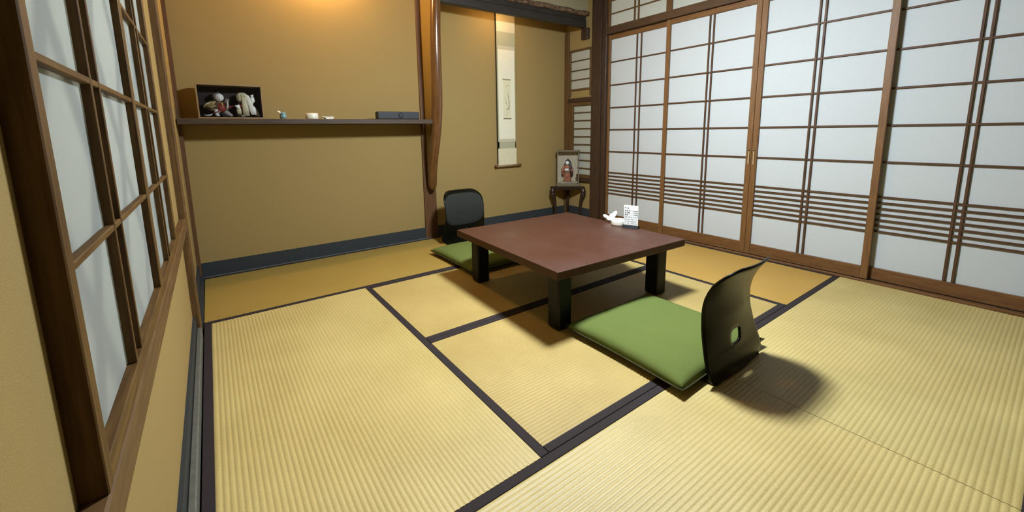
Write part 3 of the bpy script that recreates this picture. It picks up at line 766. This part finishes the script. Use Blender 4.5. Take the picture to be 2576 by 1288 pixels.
def kimono_doll():
    c = Vector((3.474, 2.552, 0)); d = Vector((.7071, .7071, 0))*.056
    t = thing('kimono_doll', 'long haired doll in an orange red kimono inside the upright glass case', 'doll', (c.x+d.x, c.y+d.y, 0.4284), math.radians(-45)); t.scale = (1.1, 1.0, 1.1)
    KIM = mat('orange_kimono', (.15,.042,.020), (.36,.125,.060), 28, .6, None, (.2,.002))
    lathe('kimono', [(.040,0),(.044,.006),(.040,.03),(.034,.065),(.030,.095),(.026,.112),(.031,.135),(.036,.152),(.030,.168),(.012,.182)], KIM, t, 22, (-.008,0,0), (1,.62))
    box('sash', -.030, .022, -.0225, -.010, .098, .116, mat('olive_sash', (.14,.09,.04), (.2,.13,.06), 40), t, .003)
    for s in (-1, 1):
        tube('sleeve', [(s*.026-.006,0,.164),(s*.050-.006,-.004,.130),(s*.040-.006,-.020,.115)], [.014,.017,.014], KIM, t, 12, .7)
        tube('sleeve_fall', [(s*.046-.006,-.008,.128),(s*.050-.006,-.006,.095),(s*.046-.006,-.004,.065)], [.012,.015,.008], mat('dark_sleeve', (.16,.05,.03), (.25,.08,.045), 40), t, 10, .5)
    box('folded_paper', -.030, .004, -.034, -.026, .120, .142, WHT, t, .002)
    ellipsoid('hand', (-.032,-.030,.126), (.006,.005,.006), WHT, t, 8); ellipsoid('hand', (.008,-.030,.128), (.006,.005,.006), WHT, t, 8)
    h = ellipsoid('head', (-.008,-.010,.201), (.0195,.018,.0205), WHT, t, 16)
    ellipsoid('hair', (-.004,.003,.212), (.025,.019,.024), HAIR, h, 16)
    tube('long_hair', [(.000,.004,.226),(.014,.0,.195),(.026,-.008,.150),(.036,-.010,.105),(.042,-.008,.070)], [.018,.020,.018,.016,.011], HAIR, h, 12, .6)
    tube('long_hair', [(-.014,.010,.215),(-.032,.008,.18),(-.042,.004,.15)], [.012,.010,.006], HAIR, h, 10, .6)
    ellipsoid('topknot', (-.002,.0,.239), (.009,.008,.006), HAIR, h, 10)
    for s in (-1, 1): ellipsoid('eye', (-.008+s*.0065,-.0275,.203), (.0022,.001,.001), INK, h, 8)
    ellipsoid('mouth', (-.008,-.0268,.1935), (.002,.001,.001), REDC, h, 8)
    lathe('foot_base', [(.050,0),(.050,.002)], mat('plinth_dark', (.10,.08,.05)), t, 18, (0,0,-.0005), (1,.6))
kimono_doll()

# ------------------------------------------------------------------ things on the table
TZ = .3552
ash = thing('ashtray', 'round white ceramic ashtray with a dark pattern, next to the menu card', 'ashtray', (2.432, .968, TZ)); ash.scale = (1.16, 1.16, 1.2)
lathe('bowl', [(.040,0),(.0445,.002),(.046,.006),(.045,.026),(.0445,.031),(.040,.0335),(.022,.0325),(.0185,.030),(.0175,.012),(.001,.011)], mat('white_china', (.70,.70,.62), (.78,.78,.70), 40, .3), ash, 36)
for k in range(6):
    a = k*math.pi/3
    ellipsoid('pattern_mark', (.0215*math.cos(a), .0215*math.sin(a), .0326), (.0062,.0042,.0008), mat('grey_mark', (.06,.075,.07)), ash, 10, Matrix.Rotation(a, 3, 'Z').to_euler())
def tissue():
    t = thing('wet_wipe', 'crumpled white tissue lying behind the round ashtray', 'tissue', (2.470, 1.065, TZ))
    m = mat('tissue_white', (.80,.82,.82), (.86,.88,.88), 60, .8)
    rnd = random.Random(5)
    def blob(name, c, r, amp, rot):
        bm = bmesh.new(); bmesh.ops.create_icosphere(bm, subdivisions=3, radius=1)
        ph = [rnd.uniform(0, 6) for _ in range(6)]
        for v in bm.verts:
            n = v.co.normalized()
            k = 1 + amp*(math.sin(5*n.x+ph[0])*math.sin(6*n.y+ph[1]) + .7*math.sin(9*n.z+ph[2]+4*n.x) + .45*math.sin(14*n.y+ph[3]-6*n.z))
            v.co = n*k
        M = Matrix.Translation(c) @ Matrix.Rotation(rot[1], 4, 'Y') @ Matrix.Rotation(rot[0], 4, 'X') @ Matrix.Diagonal((*r, 1))
        bmesh.ops.transform(bm, matrix=M, verts=bm.verts)
        return from_bm(name, bm, m, t, True)
    blob('crumpled_ball', (0,.0,.020), (.036,.032,.019), .13, (0,0))
    blob('crumpled_end', (-.018,.036,.034), (.017,.028,.013), .18, (.3,.2))
    blob('upright_fold', (.022,-.006,.050), (.013,.017,.033), .2, (.25,.55))
    blob('upright_fold', (.004,.006,.040), (.012,.014,.018), .2, (-.3,.2))
tissue()
def menu_card():
    t = thing('menu_card_stand', 'upright printed menu card in a black stand on the table edge', 'menu card', (2.418, .853, TZ), math.radians(-70))
    # local x along the card, -y towards the reader
    bk = mat('black_stand', (.008,.009,.010), (.013,.014,.015), 40, .8, None, None, .15)
    prism('base', [(-.030,0),(.030,0),(.026,.004),(.006,.020),(-.006,.020),(-.026,.004)], 'x', -.055, .055, bk, t, .001)
    w, h0, h1 = .049, .014, .158
    pl = mat('card_white', (.70,.72,.71), (.76,.78,.77), 30, .4)
    c = box('card', -w, w, -.0012, .0012, h0, h1, pl, t)
    tx = mat('card_print', (.035,.035,.04), rough=.7); tg = mat('card_print_grey', (.30,.32,.33), rough=.7)
    rnd = random.Random(11)
    def mark(x0, x1, z0, z1, m=tx): box('print_mark', x0, x1, -.0016, -.0011, z0, z1, m, c)
    def glyph(x, z, s, dense=True):
        # strokes of one illegible printed character
        for _ in range(6 if dense else 4):
            if rnd.random() < .5:
                zz = z + rnd.uniform(0, s*.85); mark(x, x+s*rnd.uniform(.6, .95), zz, zz+s*.19)
            else:
                xx = x + rnd.uniform(0, s*.75); mark(xx, xx+s*.19, z, z+s*rnd.uniform(.6, 1))
    patch = box('pasted_label', -.006, w-.002, -.0019, -.0012, .1225, .1485, mat('label_white', (.76,.78,.77)), c)
    for k in range(3): glyph(-.042+k*.010, .134, .008)
    for k in range(4): glyph(.006+k*.0085, .134, .0075)
    for r, z in enumerate((.1145, .1000, .0865)):
        for k in range(3 if r < 2 else 2): glyph(-.042+k*.0115, z, .0092)
        mark(-.004, .012, z+.003, z+.0037, tg)
        for k in range(4): glyph(.017+k*.0075, z, .0072)
    for a in ((-.044,-.004,.0815,.0822), (-.044,-.004,.0690,.0697), (-.044,-.0433,.0690,.0822), (-.0047,-.004,.0690,.0822)): mark(*a, tg)
    for k in range(4): glyph(-.041+k*.009, .0725, .0062, False)
    glyph(.002, .0715, .0065)
    for k in range(4): glyph(.017+k*.0075, .0725, .0062, False)
    for z in (.0560, .0415, .0285):
        for k in range(10): 
            if rnd.random() < .8: glyph(-.043+k*.0085, z, .006, False)
menu_card()

# ------------------------------------------------------------------ lamps
pl = thing('pendant_lamp', 'pendant lamp with a white hood hanging above the low table', 'lamp', (GLOBE_POS[0], GLOBE_POS[1], GLOBE_POS[2]))
ellipsoid('diffuser', (0,0,0), (GLOBE_R, GLOBE_R, .105), emitter('lamp_glow', GLOBE_C, GLOBE_L), pl, 28)
tube('cord', [(0,0,.12),(0,0,ZC-GLOBE_POS[2]-.02)], .005, BASE_M, pl, 8)
lathe('ceiling_cap', [(.05,0),(.05,.015),(.03,.025)], WHT, pl, 20, (0,0,ZC-GLOBE_POS[2]-.026))
lathe('hood', [(.235,.018),(.237,.018),(.23,.035),(.15,.095),(.04,.125),(.001,.127),(.001,.122),(.04,.119),(.148,.089),(.227,.031),(.233,.018)], mat('hood_white', (.6,.6,.58), rough=.5), pl, 40)
sl = thing('shelf_lamp', 'warm ceiling lamp above the wall shelf', 'lamp', (.93, 2.60, ZC))
lathe('bulb', [(.004,-.105),(.026,-.095),(.036,-.07),(.026,-.04),(.015,-.03)], emitter('warm_bulb', WARM_C, SHELF_LAMP_L), sl, 16)
lathe('holder', [(.018,-.032),(.018,-.005),(.045,-.0005)], WHT, sl, 16)
al = thing('alcove_lamp', 'warm tube lamp hidden behind the lintel beam', 'lamp', (2.56, 2.545, 2.29))
tube('tube', [(-.16,0,0),(.16,0,0)], .014, emitter('warm_tube', WARM_C, ALCOVE_LAMP_L), al, 12)
box('holder', -.18, .18, .0145, .03, -.015, .015, WHT, al)
box('holder_arm', -.01, .01, .0, .01, .015, .2, WHT, al)
